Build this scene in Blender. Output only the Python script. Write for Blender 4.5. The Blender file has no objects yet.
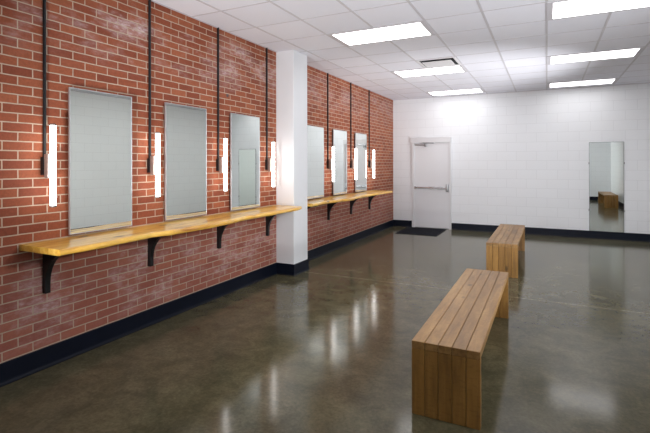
import bpy, bmesh, math, random
from mathutils import Vector, Matrix, noise
random.seed(7)
SC = bpy.context.scene
COL = SC.collection
PI = math.pi

# ------------------------------------------------------------------ room dimensions (metres)
XL, XR = -3.339, 2.30          # brick wall, opposite wall
YB, YF = 10.431, -0.35         # far wall, wall behind the camera
H = 3.05

# ------------------------------------------------------------------ helpers
class MB:
    """collects shapes; build() links them as ONE mesh object"""
    def __init__(self):
        self.bm = bmesh.new()
    def box(self, x0, x1, y0, y1, z0, z1, bevel=0.0, seg=2):
        t = bmesh.new()
        bmesh.ops.create_cube(t, size=1.0)
        bmesh.ops.scale(t, vec=(x1-x0, y1-y0, z1-z0), verts=t.verts)
        bmesh.ops.translate(t, vec=((x0+x1)/2, (y0+y1)/2, (z0+z1)/2), verts=t.verts)
        if bevel > 0:
            bmesh.ops.bevel(t, geom=t.edges[:], offset=bevel, segments=seg, profile=0.5, affect='EDGES')
        self.merge(t); return self
    def merge(self, t):
        me = bpy.data.meshes.new('tmp'); t.to_mesh(me); t.free()
        self.bm.from_mesh(me); bpy.data.meshes.remove(me)
    def cyl(self, p0, p1, r, n=20, r2=None, bevel=0.0):
        p0, p1 = Vector(p0), Vector(p1); d = p1-p0
        t = bmesh.new()
        bmesh.ops.create_cone(t, cap_ends=True, segments=n, radius1=r, radius2=r if r2 is None else r2, depth=d.length)
        if bevel > 0:
            es = [e for e in t.edges if len(e.link_faces) == 2 and any(len(f.verts) > 4 for f in e.link_faces)]
            bmesh.ops.bevel(t, geom=es, offset=bevel, segments=2, affect='EDGES')
        q = Vector((0, 0, 1)).rotation_difference(d.normalized())
        bmesh.ops.transform(t, matrix=Matrix.Translation((p0+p1)/2) @ q.to_matrix().to_4x4(), verts=t.verts)
        self.merge(t); return self
    def prism(self, pts, axis, a, b, bevel=0.0):
        """polygon pts extruded along axis from a to b"""
        t = bmesh.new()
        def v(p, k):
            if axis == 'y': return (p[0], k, p[1])
            if axis == 'x': return (k, p[0], p[1])
            return (p[0], p[1], k)
        A = [t.verts.new(v(p, a)) for p in pts]; B = [t.verts.new(v(p, b)) for p in pts]
        n = len(pts)
        t.faces.new(A); t.faces.new(B[::-1])
        for i in range(n):
            t.faces.new((A[i], B[i], B[(i+1) % n], A[(i+1) % n]))
        bmesh.ops.recalc_face_normals(t, faces=t.faces[:])
        if bevel > 0:
            bmesh.ops.bevel(t, geom=t.edges[:], offset=bevel, segments=1, affect='EDGES')
        self.merge(t); return self
    def sections(self, secs):
        """closed cross-sections joined one after the other, ends capped"""
        t = bmesh.new()
        R = [[t.verts.new(p) for p in s] for s in secs]
        n = len(R[0])
        for a, b in zip(R, R[1:]):
            for i in range(n):
                t.faces.new((a[i], b[i], b[(i+1) % n], a[(i+1) % n]))
        t.faces.new(R[0]); t.faces.new(R[-1][::-1])
        bmesh.ops.recalc_face_normals(t, faces=t.faces[:])
        self.merge(t); return self
    def build(self, name, mat, parent=None, smooth=False, angle=40):
        me = bpy.data.meshes.new(name); self.bm.to_mesh(me); self.bm.free()
        me.materials.append(mat)
        if smooth:
            for p in me.polygons: p.use_smooth = True
            me.set_sharp_from_angle(angle=math.radians(angle))
        o = bpy.data.objects.new(name, me); COL.objects.link(o)
        if parent: o.parent = parent
        return o

def tag(o, label=None, cat=None, group=None, kind=None):
    if label: o['label'] = label
    if cat: o['category'] = cat
    if group: o['group'] = group
    if kind: o['kind'] = kind
    return o

def empty(name, loc):
    o = bpy.data.objects.new(name, None); COL.objects.link(o)
    o.location = loc; o.empty_display_size = 0.1
    return o

def copy_tree(o, parent=None):
    c = o.copy(); COL.objects.link(c); c.parent = parent
    for ch in list(o.children):
        copy_tree(ch, c)
    return c

# ------------------------------------------------------------------ node helpers
def new_mat(name):
    m = bpy.data.materials.new(name); m.use_nodes = True
    nt = m.node_tree; nt.nodes.clear()
    out = nt.nodes.new('ShaderNodeOutputMaterial')
    b = nt.nodes.new('ShaderNodeBsdfPrincipled')
    nt.links.new(b.outputs[0], out.inputs[0])
    return m, nt, b

def setin(nt, sock, v):
    if isinstance(v, bpy.types.NodeSocket): nt.links.new(v, sock)
    elif isinstance(v, (tuple, list)) and len(v) == 3 and sock.type == 'RGBA': sock.default_value = (*v, 1)
    else: sock.default_value = v

def M(nt, op, a, b=0.0, c=None, clamp=False):
    n = nt.nodes.new('ShaderNodeMath'); n.operation = op; n.use_clamp = clamp
    setin(nt, n.inputs[0], a); setin(nt, n.inputs[1], b)
    if c is not None: setin(nt, n.inputs[2], c)
    return n.outputs[0]

def mix(nt, f, a, b, mode='MIX'):
    n = nt.nodes.new('ShaderNodeMix'); n.data_type = 'RGBA'; n.blend_type = mode
    setin(nt, n.inputs[0], f); setin(nt, n.inputs[6], a); setin(nt, n.inputs[7], b)
    return n.outputs[2]

def ramp(nt, f, stops):
    n = nt.nodes.new('ShaderNodeValToRGB'); cr = n.color_ramp
    while len(cr.elements) < len(stops): cr.elements.new(0.5)
    for e, (p, c) in zip(cr.elements, stops):
        e.position = p; e.color = (*c, 1) if len(c) == 3 else c
    setin(nt, n.inputs[0], f)
    return n.outputs[0]

def smooth(nt, v, a, b):
    n = nt.nodes.new('ShaderNodeMapRange'); n.interpolation_type = 'SMOOTHSTEP'
    setin(nt, n.inputs[0], v); n.inputs[1].default_value = a; n.inputs[2].default_value = b
    return n.outputs[0]

def noise_tex(nt, vec, scale, detail=4, rough=0.55, dist=0.0, col=False):
    n = nt.nodes.new('ShaderNodeTexNoise'); setin(nt, n.inputs['Vector'], vec)
    n.inputs['Scale'].default_value = scale; n.inputs['Detail'].default_value = detail
    n.inputs['Roughness'].default_value = rough; n.inputs['Distortion'].default_value = dist
    return n.outputs[1 if col else 0]

def mapping(nt, vec, loc=(0, 0, 0), scale=(1, 1, 1)):
    n = nt.nodes.new('ShaderNodeMapping'); setin(nt, n.inputs[0], vec)
    n.inputs[1].default_value = loc; n.inputs[3].default_value = scale
    return n.outputs[0]

def objco(nt):
    return nt.nodes.new('ShaderNodeTexCoord').outputs['Object']

def sep(nt, v):
    n = nt.nodes.new('ShaderNodeSeparateXYZ'); setin(nt, n.inputs[0], v); return n.outputs

def comb(nt, x, y, z=0.0):
    n = nt.nodes.new('ShaderNodeCombineXYZ')
    for s, v in zip(n.inputs, (x, y, z)): setin(nt, s, v)
    return n.outputs[0]

def bump(nt, bsdf, h, strength=0.3, dist=0.01):
    n = nt.nodes.new('ShaderNodeBump'); n.inputs['Strength'].default_value = strength
    n.inputs['Distance'].default_value = dist; setin(nt, n.inputs['Height'], h)
    nt.links.new(n.outputs[0], bsdf.inputs['Normal'])

def S(r, g, b):
    f = lambda c: (c/255/12.92) if c/255 <= 0.04045 else ((c/255+0.055)/1.055)**2.4
    return (f(r), f(g), f(b))

def simple(name, color, rough=0.5, metal=0.0, var=0.06, nscale=30, spec=0.5, bumpy=0.0):
    m, nt, b = new_mat(name)
    co = objco(nt); n = noise_tex(nt, co, nscale, 3)
    c = mix(nt, n, tuple(x*(1-var) for x in color), tuple(min(1, x*(1+var)) for x in color))
    nt.links.new(c, b.inputs['Base Color'])
    b.inputs['Roughness'].default_value = rough; b.inputs['Metallic'].default_value = metal
    b.inputs['Specular IOR Level'].default_value = spec
    if bumpy: bump(nt, b, n, bumpy, 0.002)
    return m

def brick_tex(nt, vec, bw, rh, mortar, off=0.5, smoothv=0.1):
    n = nt.nodes.new('ShaderNodeTexBrick'); setin(nt, n.inputs['Vector'], vec)
    n.offset = off; n.offset_frequency = 2; n.squash = 1; n.squash_frequency = 2
    n.inputs['Scale'].default_value = 1; n.inputs['Mortar Size'].default_value = mortar
    n.inputs['Mortar Smooth'].default_value = smoothv; n.inputs['Bias'].default_value = 0
    n.inputs['Brick Width'].default_value = bw; n.inputs['Row Height'].default_value = rh
    n.inputs['Color1'].default_value = (0, 0, 0, 1); n.inputs['Color2'].default_value = (1, 1, 1, 1)
    n.inputs['Mortar'].default_value = (0.5, 0.5, 0.5, 1)
    return n.outputs['Color'], n.outputs['Fac']

# ------------------------------------------------------------------ materials
def mat_brick():
    m, nt, b = new_mat('red_brick')
    co = objco(nt); s = sep(nt, co)
    jig = noise_tex(nt, co, 9, 2, col=True)
    js = sep(nt, jig)
    u = M(nt, 'ADD', M(nt, 'ADD', s[1], -1.852), M(nt, 'MULTIPLY', M(nt, 'SUBTRACT', js[0], .5), .006))
    v = M(nt, 'ADD', M(nt, 'ADD', s[2], -0.0237), M(nt, 'MULTIPLY', M(nt, 'SUBTRACT', js[1], .5), .006))
    rnd, fac = brick_tex(nt, comb(nt, u, v), 0.205, 0.06587, 0.0048, smoothv=0.25)
    body = ramp(nt, rnd, [(0, BR[0]), (0.3, BR[1]), (0.65, BR[2]), (1, BR[3])])
    fine = noise_tex(nt, co, 60, 5, 0.65)
    body = mix(nt, 0.35, body, ramp(nt, fine, [(0.3, (.45, .45, .45)), (0.7, (1.25, 1.2, 1.2))]), 'MULTIPLY')
    mort = mix(nt, noise_tex(nt, co, 25, 3), S(176, 154, 134), S(206, 186, 166))
    # pale mineral bloom: one band high up, one low down, both broken up by noise
    n1 = noise_tex(nt, mapping(nt, co, (3, 0, 0), (1, 1.0, 2.2)), 1.7, 5, 0.62)
    n2 = noise_tex(nt, mapping(nt, co, (9, 2, 5), (1, 1.2, 2.0)), 2.1, 6, 0.65)
    hi = M(nt, 'MULTIPLY', smooth(nt, s[2], 2.25, 2.7), M(nt, 'SUBTRACT', 1, smooth(nt, s[2], 2.85, 3.05)))
    # the band sinks a little along the wall
    lo = M(nt, 'MULTIPLY', smooth(nt, s[2], 0.12, 0.3), M(nt, 'SUBTRACT', 1, smooth(nt, s[2], 0.55, 0.95)))
    near = M(nt, 'SUBTRACT', 1.0, M(nt, 'MULTIPLY', smooth(nt, s[1], 4.9, 6.5), .55))
    mask = M(nt, 'MULTIPLY', M(nt, 'ADD', M(nt, 'MULTIPLY', hi, smooth(nt, n1, 0.40, 0.66)),
                               M(nt, 'MULTIPLY', lo, smooth(nt, n2, 0.42, 0.70))), near)
    streak = smooth(nt, noise_tex(nt, mapping(nt, co, (0, 0, 0), (1, 1, 3)), 14, 4, .7), .35, .75)
    mask = M(nt, 'MULTIPLY', mask, M(nt, 'ADD', M(nt, 'MULTIPLY', streak, .85), .2), clamp=True)
    body = mix(nt, M(nt, 'MULTIPLY', mask, .95), body, S(222, 204, 206))
    # dusty pink wash on the lowest courses, brightness painted in for missing light
    painted_lift = M(nt, 'MULTIPLY', M(nt, 'SUBTRACT', 1, smooth(nt, s[2], 0.6, 1.0)), .30)
    body = mix(nt, painted_lift, body, S(185, 125, 118))
    # small grey plug left in one brick
    d = M(nt, 'SQRT', M(nt, 'ADD', M(nt, 'POWER', M(nt, 'SUBTRACT', s[1], 4.16), 2), M(nt, 'POWER', M(nt, 'SUBTRACT', s[2], 2.31), 2)))
    body = mix(nt, M(nt, 'SUBTRACT', 1, smooth(nt, d, .016, .03)), body, S(95, 80, 80))
    col = mix(nt, fac, body, mort)
    nt.links.new(col, b.inputs['Base Color'])
    b.inputs['Roughness'].default_value = 0.75
    b.inputs['Specular IOR Level'].default_value = 0.3
    h = M(nt, 'ADD', M(nt, 'SUBTRACT', 1, fac), M(nt, 'MULTIPLY', fine, .25))
    bump(nt, b, h, 0.55, 0.006)
    return m

def mat_block(name, color, axis):
    m, nt, b = new_mat(name)
    co = objco(nt); s = sep(nt, co)
    vec = comb(nt, s[axis], M(nt, 'ADD', s[2], 0.004))
    rnd, fac = brick_tex(nt, vec, 0.393, 0.1965, 0.0045, smoothv=0.6)
    n = noise_tex(nt, co, 120, 4, .7)
    c = mix(nt, M(nt, 'MULTIPLY', fac, .30), mix(nt, rnd, tuple(x*.985 for x in color), color), tuple(x*.6 for x in color))
    nt.links.new(c, b.inputs['Base Color'])
    b.inputs['Roughness'].default_value = .45
    h = M(nt, 'ADD', M(nt, 'SUBTRACT', 1, fac), M(nt, 'MULTIPLY', n, .25))
    bump(nt, b, h, 0.22, 0.004)
    return m

def mat_floor():
    m, nt, b = new_mat('polished_concrete')
    co = objco(nt); s = sep(nt, co)
    a = noise_tex(nt, co, 1.1, 6, .6, .6)
    c2 = noise_tex(nt, mapping(nt, co, (4, 1, 0)), 6, 8, .68, .5)
    d = noise_tex(nt, mapping(nt, co, (1, 7, 0)), 45, 5, .7)
    f = M(nt, 'ADD', M(nt, 'MULTIPLY', a, .3), M(nt, 'ADD', M(nt, 'MULTIPLY', c2, .4), M(nt, 'MULTIPLY', d, .3)))
    col = ramp(nt, f, FLR)
    # bright worn flecks
    fl = smooth(nt, noise_tex(nt, mapping(nt, co, (2, 3, 0), (1, 1.6, 1)), 9, 7, .75, 1.2), .60, .74)
    col = mix(nt, M(nt, 'MULTIPLY', fl, .25), col, S(125, 112, 80))
    # saw-cut joint across the slab with pale grit in it
    dj = M(nt, 'ABSOLUTE', M(nt, 'SUBTRACT', s[1], 5.45))
    grit = smooth(nt, noise_tex(nt, mapping(nt, co, (0, 0, 0), (1, 0, 0)), 16, 3, .8), .42, .6)
    j = M(nt, 'MULTIPLY', M(nt, 'SUBTRACT', 1, smooth(nt, dj, .003, .008)), M(nt, 'ADD', M(nt, 'MULTIPLY', grit, .7), .15))
    col = mix(nt, j, col, S(200, 190, 165))
    nt.links.new(col, b.inputs['Base Color'])
    r = M(nt, 'ADD', M(nt, 'MULTIPLY', M(nt, 'SUBTRACT', c2, .5), .06), FLOOR_R)
    nt.links.new(r, b.inputs['Roughness'])
    b.inputs['IOR'].default_value = 1.38
    bump(nt, b, noise_tex(nt, co, 3.5, 3, .5), 0.012, 0.01)
    return m

def mat_tile():
    m, nt, b = new_mat('ceiling_tile')
    co = objco(nt)
    n = noise_tex(nt, co, 160, 4, .75); n2 = noise_tex(nt, co, 1.3, 2)
    s = sep(nt, co)
    cell = comb(nt, M(nt, 'FLOOR', M(nt, 'DIVIDE', M(nt, 'ADD', s[0], 20*0.587), .587)), M(nt, 'FLOOR', M(nt, 'DIVIDE', M(nt, 'ADD', s[1], 1.24), .6)))
    w = nt.nodes.new('ShaderNodeTexWhiteNoise'); nt.links.new(cell, w.inputs['Vector'])
    c = mix(nt, w.outputs[0], S(228, 228, 236), S(235, 235, 243))
    c = mix(nt, M(nt, 'MULTIPLY', smooth(nt, n, .55, .8), .3), c, S(190, 186, 188))
    nt.links.new(c, b.inputs['Base Color']); b.inputs['Roughness'].default_value = .9
    b.inputs['Specular IOR Level'].default_value = .2
    bump(nt, b, n, .2, .003)
    return m

def mat_wood(name, axis, c0, c1, c2, rough, board=None, crossaxis=0, knots=True, saw=0.0, coat=0.0, rscale=1.0):
    """grain runs along axis; board = plank width measured along crossaxis"""
    m, nt, b = new_mat(name)
    co = objco(nt); s = sep(nt, co)
    base = co
    if board:
        idx = M(nt, 'FLOOR', M(nt, 'DIVIDE', s[crossaxis], board))
        oi = nt.nodes.new('ShaderNodeObjectInfo').outputs['Random']
        w = nt.nodes.new('ShaderNodeTexWhiteNoise'); w.noise_dimensions = '2D'
        nt.links.new(comb(nt, idx, oi), w.inputs['Vector'])
        shift = nt.nodes.new('ShaderNodeVectorMath'); shift.operation = 'SCALE'
        nt.links.new(w.outputs[1], shift.inputs[0]); shift.inputs['Scale'].default_value = 7
        add = nt.nodes.new('ShaderNodeVectorMath'); add.operation = 'ADD'
        nt.links.new(co, add.inputs[0]); nt.links.new(shift.outputs[0], add.inputs[1])
        base = add.outputs[0]
    sc = [1, 1, 1]; sc[axis] = 0.10
    g = noise_tex(nt, mapping(nt, base, (0, 0, 0), sc), 26*rscale, 6, .62, .8)
    sc2 = [1, 1, 1]; sc2[axis] = 0.3
    g2 = noise_tex(nt, mapping(nt, base, (5, 5, 5), sc2), 5*rscale, 4, .6, .4)
    f = M(nt, 'ADD', M(nt, 'MULTIPLY', g, .6), M(nt, 'MULTIPLY', g2, .4))
    col = ramp(nt, f, [(.30, c0), (.5, c1), (.68, c2)])
    if board:
        col = mix(nt, 1.0, col, ramp(nt, w.outputs[0], [(0, (.82, .80, .78)), (1, (1.1, 1.1, 1.08))]), 'MULTIPLY')
    if knots:
        sk = [1, 1, 1]; sk[axis] = .55
        vo = nt.nodes.new('ShaderNodeTexVoronoi'); vo.feature = 'F1'
        nt.links.new(mapping(nt, base, (1, 2, 3), sk), vo.inputs['Vector']); vo.inputs['Scale'].default_value = 5.2*rscale
        wob = M(nt, 'ADD', vo.outputs['Distance'], M(nt, 'MULTIPLY', M(nt, 'SUBTRACT', noise_tex(nt, co, 40, 3), .5), .05))
        k = M(nt, 'SUBTRACT', 1, smooth(nt, wob, .05, .15))
        col = mix(nt, M(nt, 'MULTIPLY', k, .7), col, tuple(x*.22 for x in c0))
    hgt = g
    if saw:
        ss = [.3, .3, .3]; ss[axis] = 1.0
        sw = noise_tex(nt, mapping(nt, base, (0, 0, 0), ss), 70, 3, .6)
        col = mix(nt, M(nt, 'MULTIPLY', smooth(nt, sw, .5, .75), saw), col, tuple(x*.5 for x in c0))
        hgt = M(nt, 'ADD', g, sw)
    nt.links.new(col, b.inputs['Base Color'])
    b.inputs['Roughness'].default_value = rough
    b.inputs['Coat Weight'].default_value = coat; b.inputs['Coat Roughness'].default_value = .05
    bump(nt, b, hgt, .12 if coat == 0 else .02, .002)
    return m

def mat_emit(name, color, strength):
    m, nt, b = new_mat(name)
    co = objco(nt)
    n = noise_tex(nt, co, 8, 2)
    c = mix(nt, n, tuple(x*.985 for x in color), color)
    b.inputs['Base Color'].default_value = (.8, .8, .8, 1)
    nt.links.new(c, b.inputs['Emission Color']); b.inputs['Emission Strength'].default_value = strength
    b.inputs['Roughness'].default_value = .4
    return m

BR = [(.245, .063, .032), (.29, .077, .037), (.33, .093, .043), (.38, .118, .056)]
FLR = [(.32, S(62, 59, 44)), (.47, S(88, 85, 65)), (.56, S(106, 102, 79)), (.68, S(130, 123, 95))]
FLOOR_R = 0.135
E_CEIL, E_TUBE = 4.2, 8.5
SC.view_settings.exposure = 0.0

MT = {}
MT['brick'] = mat_brick()
MT['block_x'] = mat_block('painted_block', S(238, 240, 243), 0)
MT['block_y'] = mat_block('painted_block_side', S(243, 246, 246), 1)
MT['floor'] = mat_floor()
MT['tile'] = mat_tile()
MT['grid'] = simple('ceiling_tee_paint', S(202, 199, 204), .5)
MT['pillar'] = simple('pillar_paint', S(232, 234, 237), .5, var=.015, nscale=6)
MT['vinyl'] = simple('navy_vinyl', S(11, 18, 33), .45, var=.15, nscale=18, spec=.2)
MT['black'] = simple('black_powdercoat', S(11, 13, 17), .38, var=.15, nscale=60)
MT['bronze'] = simple('brushed_bronze', S(172, 156, 148), .38, .6, var=.12, nscale=40)
MT['cap'] = simple('dark_cap', S(105, 95, 92), .4, .8, var=.1)
MT['chrome'] = simple('polished_steel', S(205, 205, 208), .22, 1.0, var=.04)
MT['steel'] = simple('satin_steel', S(175, 175, 178), .3, 1.0, var=.06)
MT['frame_dark'] = simple('grey_aluminium', S(135, 137, 138), .3, 1.0, var=.06)
MT['frame_light'] = simple('brushed_aluminium', S(200, 201, 204), .42, .9, var=.04)
MT['mirror'] = simple('mirror_glass', (.885, .94, .91), .012, 1.0, var=.004, nscale=3)
MT['door'] = simple('door_paint', S(226, 226, 229), .35, var=.012, nscale=5)
MT['doorframe'] = simple('door_frame_paint', S(222, 222, 224), .35, var=.012, nscale=5)
MT['mat'] = simple('charcoal_mat', S(46, 48, 54), .95, var=.35, nscale=220, spec=.1, bumpy=.6)
MT['dark'] = simple('dark_recess', S(22, 22, 24), .8, var=.1)
MT['ventpaint'] = simple('vent_paint', S(222, 220, 222), .5, var=.02)
MT['ceil_light'] = mat_emit('light_panel', (1.0, .985, 1.0), E_CEIL)
MT['tube_light'] = mat_emit('light_tube', (1.0, .975, .94), E_TUBE)
MT['shelf'] = mat_wood('varnished_pine_slab', 1, S(158, 84, 18), S(238, 184, 74), S(253, 220, 124), .38, knots=True, coat=.5, rscale=.8)
MT['bench_top'] = mat_wood('bench_board_wood', 1, S(112, 82, 46), S(156, 118, 68), S(180, 142, 88), .42, board=.0796, crossaxis=0, saw=.3)
MT['bench_end'] = mat_wood('bench_board_wood_upright', 2, S(112, 82, 40), S(158, 116, 58), S(182, 138, 74), .42, board=.0796, crossaxis=0, saw=.3)

# ------------------------------------------------------------------ room shell
T = 0.15
def struct(name, mb, mat, label, cat, smooth=False):
    o = mb.build(name, mat, None, smooth)
    return tag(o, label, cat, kind='structure')

struct('floor', MB().box(XL-T, XR+T, YF-T, YB+T, -.1, 0), MT['floor'], 'polished olive brown concrete floor', 'floor')
struct('wall_left', MB().box(XL-T, XL, YF, YB, 0, H), MT['brick'], 'red brick wall with hanging mirrors along the left', 'wall')
struct('wall_back', MB().box(XL-T, XR+T, YB, YB+T, 0, H), MT['block_x'], 'white painted block wall at the far end with the door', 'wall')
struct('wall_right', MB().box(XR, XR+T, YF, YB, 0, H), MT['block_y'], 'pale painted block wall opposite the brick, seen only in the mirrors', 'wall')
struct('wall_front', MB().box(XL-T, XR+T, YF-T, YF, 0, H), MT['block_x'], 'white block wall behind the camera, seen only in the tall mirror', 'wall')
struct('pillar', MB().box(XL-.02, -3.060, 5.208, 5.592, 0, H, .004, 1), MT['pillar'], 'white square pillar standing out from the brick wall', 'pillar')

# suspended ceiling: tiles, and the tee grid below them
ceil = struct('ceiling', MB().box(XL-T, XR+T, YF-T, YB+T, H, H+.08), MT['tile'], 'white suspended tile ceiling', 'ceiling')
PX, PY, Y0 = 0.587, 0.60, 4.76
gx = [k*PX for k in range(-5, 5) if XL < k*PX < XR]
gy = [Y0 + k*PY for k in range(-9, 10) if YF < Y0+k*PY < YB]
LX = [(-4*PX, -2*PX), (0.0, 2*PX)]
LY = [Y0-8*PY, Y0-4*PY, Y0, Y0+4*PY, Y0+8*PY]
LY = [y for y in LY if y > YF]
def in_light(x, y):
    return any(a < x < b and c < y < c+PY for a, b in LX for c in LY if not (a < -1 and c < .5))
g = MB()
bw = .012
for x in gx:
    ys = sorted([YF]+gy+[YB])
    for a, b in zip(ys, ys[1:]):
        if not in_light(x, (a+b)/2): g.box(x-bw, x+bw, a, b, H-.004, H)
for y in gy:
    xs = sorted([XL]+gx+[XR])
    for a, b in zip(xs, xs[1:]):
        if not in_light((a+b)/2, y): g.box(a, b, y-bw*.75, y+bw*.75, H-.0025, H)
g.build('ceiling_grid', MT['grid'], ceil)
wa = MB()
for (a, b, c, d) in ((XL, XL+.02, YF, YB), (XR-.02, XR, YF, YB), (XL, XR, YF, YF+.02), (XL, XR, YB-.02, YB)):
    wa.box(a, b, c, d, H-.006, H)
wa.build('wall_angle', MT['grid'], ceil)

# cove baseboards: profile swept along a path that keeps the room on its left or right
PROF = [(0, 0), (.026, 0), (.0255, .003), (.018, .007), (.0125, .018), (.011, .03), (.011, .146), (.008, .150), (0, .150)]
def sweep(path, side):
    P = [Vector(p) for p in path]
    secs = []
    for i, p in enumerate(P):
        d0 = (p-P[i-1]).normalized() if i else None
        d1 = (P[i+1]-p).normalized() if i < len(P)-1 else None
        n0 = Vector((d0.y, -d0.x))*side if d0 else None
        n1 = Vector((d1.y, -d1.x))*side if d1 else None
        if d0 and d1:
            n = n0+n1; n = n/(n.dot(n0))
        else: n = n0 or n1
        secs.append([(p.x+n.x*a, p.y+n.y*a, z) for a, z in PROF])
    return MB().sections(secs)
struct('baseboard_left', sweep([(XL, YF), (XL, 5.208), (-3.060, 5.208), (-3.060, 5.592), (XL, 5.592), (XL, YB)], 1), MT['vinyl'],
       'dark navy baseboard along the brick wall and around the pillar', 'baseboard')
DL, DR = -2.868, -1.955
struct('baseboard_back', sweep([(DR, YB), (XR, YB)], 1), MT['vinyl'], 'dark navy baseboard on the far wall right of the door', 'baseboard')
struct('baseboard_back.001', sweep([(XL, YB), (DL, YB)], 1), MT['vinyl'], 'short dark navy baseboard between the brick corner and the door', 'baseboard')
struct('baseboard_right', sweep([(XR, YB), (XR, YF)], 1), MT['vinyl'], 'dark navy baseboard on the wall opposite the brick', 'baseboard')
struct('baseboard_front', sweep([(XR, YF), (XL, YF)], 1), MT['vinyl'], 'dark navy baseboard on the wall behind the camera', 'baseboard')

# ------------------------------------------------------------------ door
d = empty('door_1', (-2.41, YB, 0)); tag(d, 'white steel exit door with push bar in the far wall', 'door', kind='structure')
lx = lambda x: x+2.41
fr = MB()
fr.box(lx(DL), lx(-2.815), -.045, 0, 0, 1.995, .003)
fr.box(lx(-1.998), lx(DR), -.045, 0, 0, 1.995, .003)
fr.box(lx(-2.905), lx(-1.952), -.047, 0, 1.995, 2.115, .003)
fr.box(lx(-2.815), lx(-2.800), -.030, 0, 0, 1.995, .002)
fr.box(lx(-2.013), lx(-1.998), -.030, 0, 0, 1.995, .002)
fr.build('door_frame', MT['doorframe'], d)
MB().box(lx(-2.815), lx(-1.998), -.014, 0, 0, .014, .002).build('threshold', MT['steel'], d)
leaf = MB().box(lx(-2.808), lx(-2.004), -.018, 0, .016, 1.985, .002).build('door_leaf', MT['door'], d)
pb = MB()
pb.box(lx(-2.785), lx(-2.06), -.065, -.030, .925, .965, .006)
pb.box(lx(-2.47), lx(-2.32), -.070, -.028, .918, .972, .005)
pb.box(lx(-2.27), lx(-2.15), -.070, -.028, .918, .972, .005)
pb.box(lx(-2.80), lx(-2.77), -.068, -.018, .915, .975, .005)
pb.build('push_bar', MT['chrome'], leaf)
ph = MB().box(lx(-2.075), lx(-2.012), -.078, -.018, .862, 1.035, .02, 4)
ph.build('latch_case', MT['steel'], leaf, True)
ck = MB()
ck.box(lx(-2.57), lx(-2.51), -.075, -.018, 1.90, 1.985, .006)
ck.build('closer_body', MT['steel'], leaf)
ca = MB()
ca.cyl((lx(-2.79), -.055, 1.945), (lx(-2.52), -.075, 1.935), .012, 10)
ca.cyl((lx(-2.60), -.085, 1.99), (lx(-2.35), -.05, 1.985), .013, 10)
ca.cyl((lx(-2.60), -.085, 1.94), (lx(-2.60), -.085, 2.005), .016, 12)
ca.build('closer_arm', MT['steel'], d)

# door mat on the floor
mm = MB().box(-2.93, -2.05, 9.31, 10.34, 0, .010, .004)
for k in range(1, 35):
    y = 9.33 + k*.029
    mm.box(-2.90, -2.08, y-.006, y+.006, .009, .0125)
tag(mm.build('door_mat', MT['mat']), 'dark charcoal ribbed mat on the floor before the exit door', 'mat')

# ------------------------------------------------------------------ shelves with live edge
def lerp(tab, y):
    if y <= tab[0][0]: return tab[0][1]
    for (a, va), (b, vb) in zip(tab, tab[1:]):
        if y <= b:
            t = (y-a)/(b-a); t = t*t*(3-2*t); return va+(vb-va)*t
    return tab[-1][1]

def bracket_mesh():
    pts = [(0, 0), (.30, 0), (.30, -.022), (.275, -.028)]
    for k in range(1, 11):
        t = k/10*PI/2
        pts.append((.275-.240*math.sin(t), -.270+.242*math.cos(t)))
    pts += [(.035, -.345), (0, -.345)]
    return pts

def make_shelf(ya, yb, tab, brackets, label, seed, zt=.942, th=.042):
    root = empty('live_edge_shelf', (XL, ya, zt)); tag(root, label, 'shelf', 'live edge shelves on the brick wall')
    L = yb-ya; n = int(L/.03)
    secs = []
    for i in range(n+1):
        y = L*i/n
        nz = lambda s, k: noise.noise(Vector((y*s+seed*7.3, k*3.1, seed)))
        w = lerp(tab, ya+y)-XL + .010*nz(5, 1) + .006*nz(14, 2)
        ch = .012 + .007*nz(6, 3)           # how far the bark edge leans back at the top
        lo = .006*nz(7, 4)
        secs.append([(0, y, 0), (w-ch-.035, y, 0), (w-ch-.008, y, 0), (w-ch, y, -.0025), (w-ch*.35+.002*nz(20, 5), y, -.013),
                     (w+.002*nz(16, 6), y, -.024), (w-.003, y, -th+.006+lo*.3), (w-.010+lo, y, -th), (0, y, -th)])
    MB().sections(secs).build('plank', MT['shelf'], root, True, 35)
    pts = bracket_mesh()
    b0 = None
    for yy in brackets:
        if b0 is None:
            b = MB().prism(pts, 'y', -.020, .020, .0015).build('bracket', MT['black'], root); b0 = b
            b['label'] = 'black steel bracket with curved brace'
        else:
            b = b0.copy(); COL.objects.link(b)
        b.location = (0, yy-ya-.010, -th)
    return root

tab1 = [(1.85, -2.882), (2.14, -2.880), (2.6, -2.912), (2.9, -2.862), (3.43, -2.852), (4.04, -2.915), (4.54, -2.900), (4.95, -2.90), (5.08, -2.905), (5.205, -2.935)]
tab2 = [(5.59, -2.97), (5.72, -2.965), (5.86, -2.99), (6.10, -2.99), (6.45, -2.94), (6.70, -2.87), (6.86, -2.87), (7.10, -2.93), (7.5, -2.95), (7.8, -2.95), (8.3, -2.92), (8.9, -2.89), (9.0, -2.89)]
make_shelf(1.862, 5.205, tab1, (2.052, 3.022, 3.996, 4.977), 'long varnished live-edge wooden shelf in front of the pillar, nearest the camera', 1)
make_shelf(5.588, 9.0, tab2, (5.85, 6.826, 7.80, 8.78), 'varnished live-edge wooden shelf beyond the pillar with ragged front edge', 2)

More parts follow.
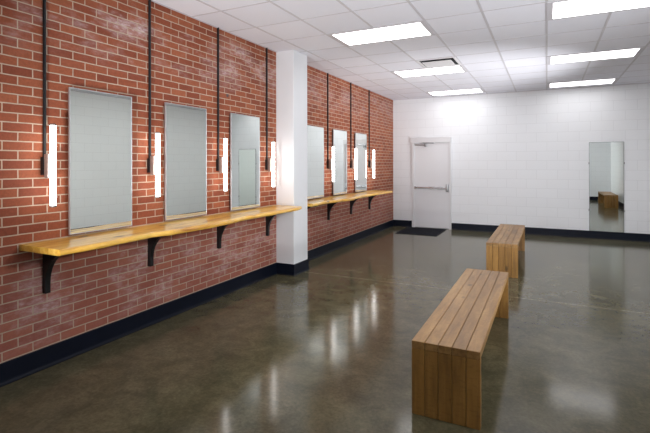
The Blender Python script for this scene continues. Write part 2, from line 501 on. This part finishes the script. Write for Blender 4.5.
# ------------------------------------------------------------------ mirrors
def make_mirror(w, h, dpt, fw, framemat, back=0.0):
    """standing at the origin, width along x, facing -y; returns root"""
    root = empty('wall_mirror', (0, 0, 0))
    f = MB(); k = -back
    f.box(-w/2, -w/2+fw, -dpt, k, 0, h, .002); f.box(w/2-fw, w/2, -dpt, k, 0, h, .002)
    f.box(-w/2+fw, w/2-fw, -dpt, k, 0, fw, .002); f.box(-w/2+fw, w/2-fw, -dpt, k, h-fw, h, .002)
    f.build('mirror_frame', framemat, root)
    MB().box(-w/2+fw*.6, w/2-fw*.6, -dpt+.002, k-.002, fw*.6, h-fw*.6).build('mirror_glass', MT['mirror'], root)
    if back: MB().box(-w/2+.02, w/2-.02, k-.001, 0, .02, h-.02).build('mirror_backing', MT['dark'], root)
    return root
mir = [(2.493, 'steel-framed rectangular mirror above the near shelf, nearest the camera'),
       (3.464, 'steel-framed mirror above the near shelf, second from the camera'),
       (4.463, 'steel-framed mirror just left of the white pillar, showing the tall mirror reflected'),
       (6.305, 'steel-framed mirror just beyond the pillar, partly hidden by it'),
       (7.257, 'steel-framed mirror in the middle of the three above the far shelf'),
       (8.258, 'steel-framed mirror above the far shelf, closest to the far wall')]
m0 = None
for yc, lab in mir:
    if m0 is None: m0 = make_mirror(.582, 1.145, .040, .008, MT['frame_light'], .022); o = m0
    else: o = copy_tree(m0)
    o.location = (XL, yc+.004, .961); o.rotation_euler = (0, 0, PI/2)
    o.scale = (1, 1, 1)
    tag(o, lab, 'mirror', 'mirrors on the brick wall')
fm = make_mirror(.592, 1.782, .018, .008, MT['frame_dark'])
fm.name = 'tall_wall_mirror'; fm.location = (1.057, YB, .150)
tag(fm, 'tall narrow full-length mirror on the white far wall right of the benches', 'mirror')
for s in (-1, 1):
    for z in (.42, 1.36):
        MB().box(s*.296-.010, s*.296+.010, -.022, -.001, z-.018, z+.018, .003).build('mirror_clip', MT['frame_dark'], fm)

# ------------------------------------------------------------------ tube wall lights hung on conduit
def make_sconce():
    r = empty('wall_sconce', (0, 0, 0))      # x = distance from the brick, z = height above the floor
    MB().cyl((.013, 0, 1.555), (.013, 0, H), .0115, 16).build('conduit', MT['black'], r, True)
    MB().box(0, .036, -.024, .024, 1.43, 1.562, .003).build('junction_box', MT['black'], r)
    MB().box(.036, .084, -.021, .021, 1.408, 1.585, .006, 3).build('driver_housing', MT['bronze'], r, True)
    MB().cyl((.084, 0, 1.50), (.096, 0, 1.50), .009, 12).build('arm', MT['bronze'], r, True)
    t = MB().cyl((.113, 0, 1.208), (.113, 0, 1.792), .020, 28).build('light_tube', MT['tube_light'], r, True)
    for a, b in ((1.196, 1.208), (1.792, 1.804)):
        MB().cyl((.113, 0, a), (.113, 0, b), .0215, 28, bevel=.002).build('end_cap', MT['cap'], t, True)
    return r
sc = [(2.032, 'glowing tube light on a black conduit left of the nearest mirror'),
      (3.010, 'glowing tube light on a black conduit between the two nearest mirrors'),
      (3.981, 'glowing tube light on a black conduit left of the mirror nearest before the pillar'),
      (4.960, 'glowing tube light on a black conduit right beside the left face of the pillar'),
      (6.803, 'glowing tube light on a black conduit, first one visible beyond the pillar'),
      (7.797, 'glowing tube light on a black conduit between the two farthest mirrors'),
      (8.771, 'glowing tube light on a black conduit right of the farthest mirror, last before the corner')]
s0 = None
for y, lab in sc:
    if s0 is None: s0 = make_sconce(); o = s0
    else: o = copy_tree(s0)
    o.location = (XL, y, 0)
    tag(o, lab, 'wall light', 'tube lights on the brick wall')

# ------------------------------------------------------------------ ceiling lights and vent
def make_light():
    w, dpt = 2*PX, PY
    r = empty('ceiling_light', (0, 0, 0))
    f = MB(); a, b = w/2-.003, dpt/2-.003; t = .055
    f.box(-a, -a+t, -b, b, -.010, 0, .002); f.box(a-t, a, -b, b, -.010, 0, .002)
    f.box(-a+t, a-t, -b, -b+t*.6, -.010, 0, .002); f.box(-a+t, a-t, b-t*.6, b, -.010, 0, .002)
    f.build('light_frame', MT['grid'], r)
    MB().box(-a+t*.9, a-t*.9, -b+t*.5, b-t*.5, -.006, -.001).build('diffuser', MT['ceil_light'], r)
    return r
names = {}
l0 = None
labs = {(0, 2): 'bright ceiling panel light in the left row, nearest of its row in the photo',
        (0, 3): 'bright ceiling panel light touching the square air vent, middle of the left row',
        (0, 4): 'bright ceiling panel light in the left row, nearest the far wall above the door',
        (1, 2): 'bright ceiling panel light in the right row, cut off by the top right corner',
        (1, 3): 'bright ceiling panel light in the middle of the right row',
        (1, 4): 'bright ceiling panel light in the right row, nearest the far wall',
        (0, 1): 'bright ceiling panel light above the two nearest mirrors, left row, out of the frame',
        (1, 1): 'bright ceiling panel light above the bench behind the view, right row, out of the frame',
        (1, 0): 'bright ceiling panel light directly behind the camera, out of the frame'}
for i, (xa, xb) in enumerate(LX):
    for j, y in enumerate(LY):
        jj = j + (5-len(LY))
        if (i, jj) == (0, 0): continue
        if l0 is None: l0 = make_light(); o = l0
        else: o = copy_tree(l0)
        o.location = ((xa+xb)/2, y+PY/2, H)
        tag(o, labs[(i, jj)], 'ceiling light', 'ceiling panel lights')

v = empty('ceiling_vent', (-2.5*PX, 6.86, H)); tag(v, 'square white air vent with dark slots beside the middle ceiling light', 'vent')
f = MB()
o_, i_ = .285, .250
f.box(-o_, -i_, -o_, o_, -.010, 0, .002); f.box(i_, o_, -o_, o_, -.010, 0, .002)
f.box(-i_, i_, -o_, -i_, -.010, 0, .002); f.box(-i_, i_, i_, o_, -.010, 0, .002)
f.build('vent_frame', MT['ventpaint'], v)
MB().box(-i_, i_, -i_, i_, -.003, -.0005).build('vent_throat', MT['dark'], v)
MB().box(-.215, .215, -.205, .215, -.030, -.022, .003).build('vent_plate', MT['ventpaint'], v)
for sx in (-.15, .15):
    for sy in (-.15, .15): MB().cyl((sx, sy, -.023), (sx, sy, -.002), .006, 8).build('spacer', MT['dark'], v)

# ------------------------------------------------------------------ benches
BW, BH, BT = .398, .443, .046
def make_bench(L):
    r = empty('wooden_bench', (0, 0, 0))      # x: width from 0, y: length from 0
    n = 5; w = BW/n
    top = MB(); e1 = MB(); e2 = MB()
    rnd = random.Random(3)
    for k in range(n):
        x0, x1 = k*w+.0012, (k+1)*w-.0012
        dz = rnd.uniform(-.0012, .0)
        top.box(x0, x1, 0, L, BH-BT, BH+dz, .0036)
        dy = rnd.uniform(0, .0015)
        e1.box(x0, x1, dy, BT, 0, BH-BT-.0005, .0036)
        e2.box(x0, x1, L-BT, L-dy, 0, BH-BT-.0005, .0036)
    top.build('seat', MT['bench_top'], r); e1.build('end_panel', MT['bench_end'], r); e2.build('end_panel', MT['bench_end'], r)
    # battens under the seat that hold the boards together
    for y in (L*.33, L*.67): MB().box(.03, BW-.03, y-.03, y+.03, BH-BT-.022, BH-BT, .002).build('batten', MT['bench_end'], r)
    return r
b0 = make_bench(2.07)
b0.location = (-.735, 2.645, 0); tag(b0, 'nearer and larger-looking plank bench on the concrete floor, its end panel facing the camera', 'bench', 'wooden plank benches')
b1 = copy_tree(b0); b1.location = (-.738, 6.365, 0); tag(b1, 'plank bench farther back on the floor, in front of the white far wall', 'bench')
b2 = copy_tree(b0); b2.location = (1.73, 1.13, 0); tag(b2, 'plank bench by the opposite wall, seen only as a reflection in the tall mirror', 'bench')

# ------------------------------------------------------------------ unseen fill spots added outside the frame to brighten ceiling and walls
def add_fill(loc, aim, watts, cone):
    l = bpy.data.lights.new('fill_spot', 'SPOT'); l.energy = watts; l.spot_size = math.radians(cone); l.spot_blend = 1.0
    l.shadow_soft_size = .12; l.color = (.955, .97, 1)
    o = bpy.data.objects.new('fill_spot', l); COL.objects.link(o)
    o.location = loc
    o.rotation_euler = (Vector(aim)-Vector(loc)).to_track_quat('-Z', 'Y').to_euler()
FL = [((-2.4, .6, 1.0), (-1.9, 5.0, H), 300, 100), ((2.0, 2.8, .5), (-2.4, 6.0, H), 300, 85),
      ((2.0, 7.0, .35), (-2.4, 8.3, H), 300, 68), ((2.15, 3.0, 2.2), (-3.3, 3.7, .4), 260, 62),
      ((.4, -.2, 2.55), (-.6, YB, .55), 1000, 32), ((-2.2, 1.0, 1.9), (2.1, .5, 1.5), 300, 70),
      ((-2.4, 1.2, 1.9), (XR, 7.3, 1.4), 600, 40)]
FW = [1.05, 1.75, 2.7, 1, .8, 1, .9]
for (a, b, c, d_), k in zip(FL, FW):
    if k: add_fill(a, b, c*k, d_)

# ------------------------------------------------------------------ world, camera
w = bpy.data.worlds.new('World'); SC.world = w; w.use_nodes = True
w.node_tree.nodes['Background'].inputs[0].default_value = (.5, .52, .55, 1)
w.node_tree.nodes['Background'].inputs[1].default_value = .05

cam = bpy.data.cameras.new('camera'); co = bpy.data.objects.new('camera', cam); COL.objects.link(co)
FPX = 446.214
cam.sensor_fit = 'HORIZONTAL'; cam.sensor_width = 36; cam.lens = FPX/650*36
cam.shift_y = -(216.5-163.71)/650
cam.clip_start = .02
R = Matrix.Rotation(math.radians(26.438), 4, 'Z') @ Matrix.Rotation(PI/2, 4, 'X') @ Matrix.Rotation(math.radians(-.103), 4, 'Z')
co.matrix_world = Matrix.Translation((0, 0, 1.5092)) @ R
SC.camera = co

SC.view_settings.view_transform = 'Standard'; SC.view_settings.look = 'None'
SC.view_settings.gamma = 1; SC.view_settings.use_curve_mapping = False
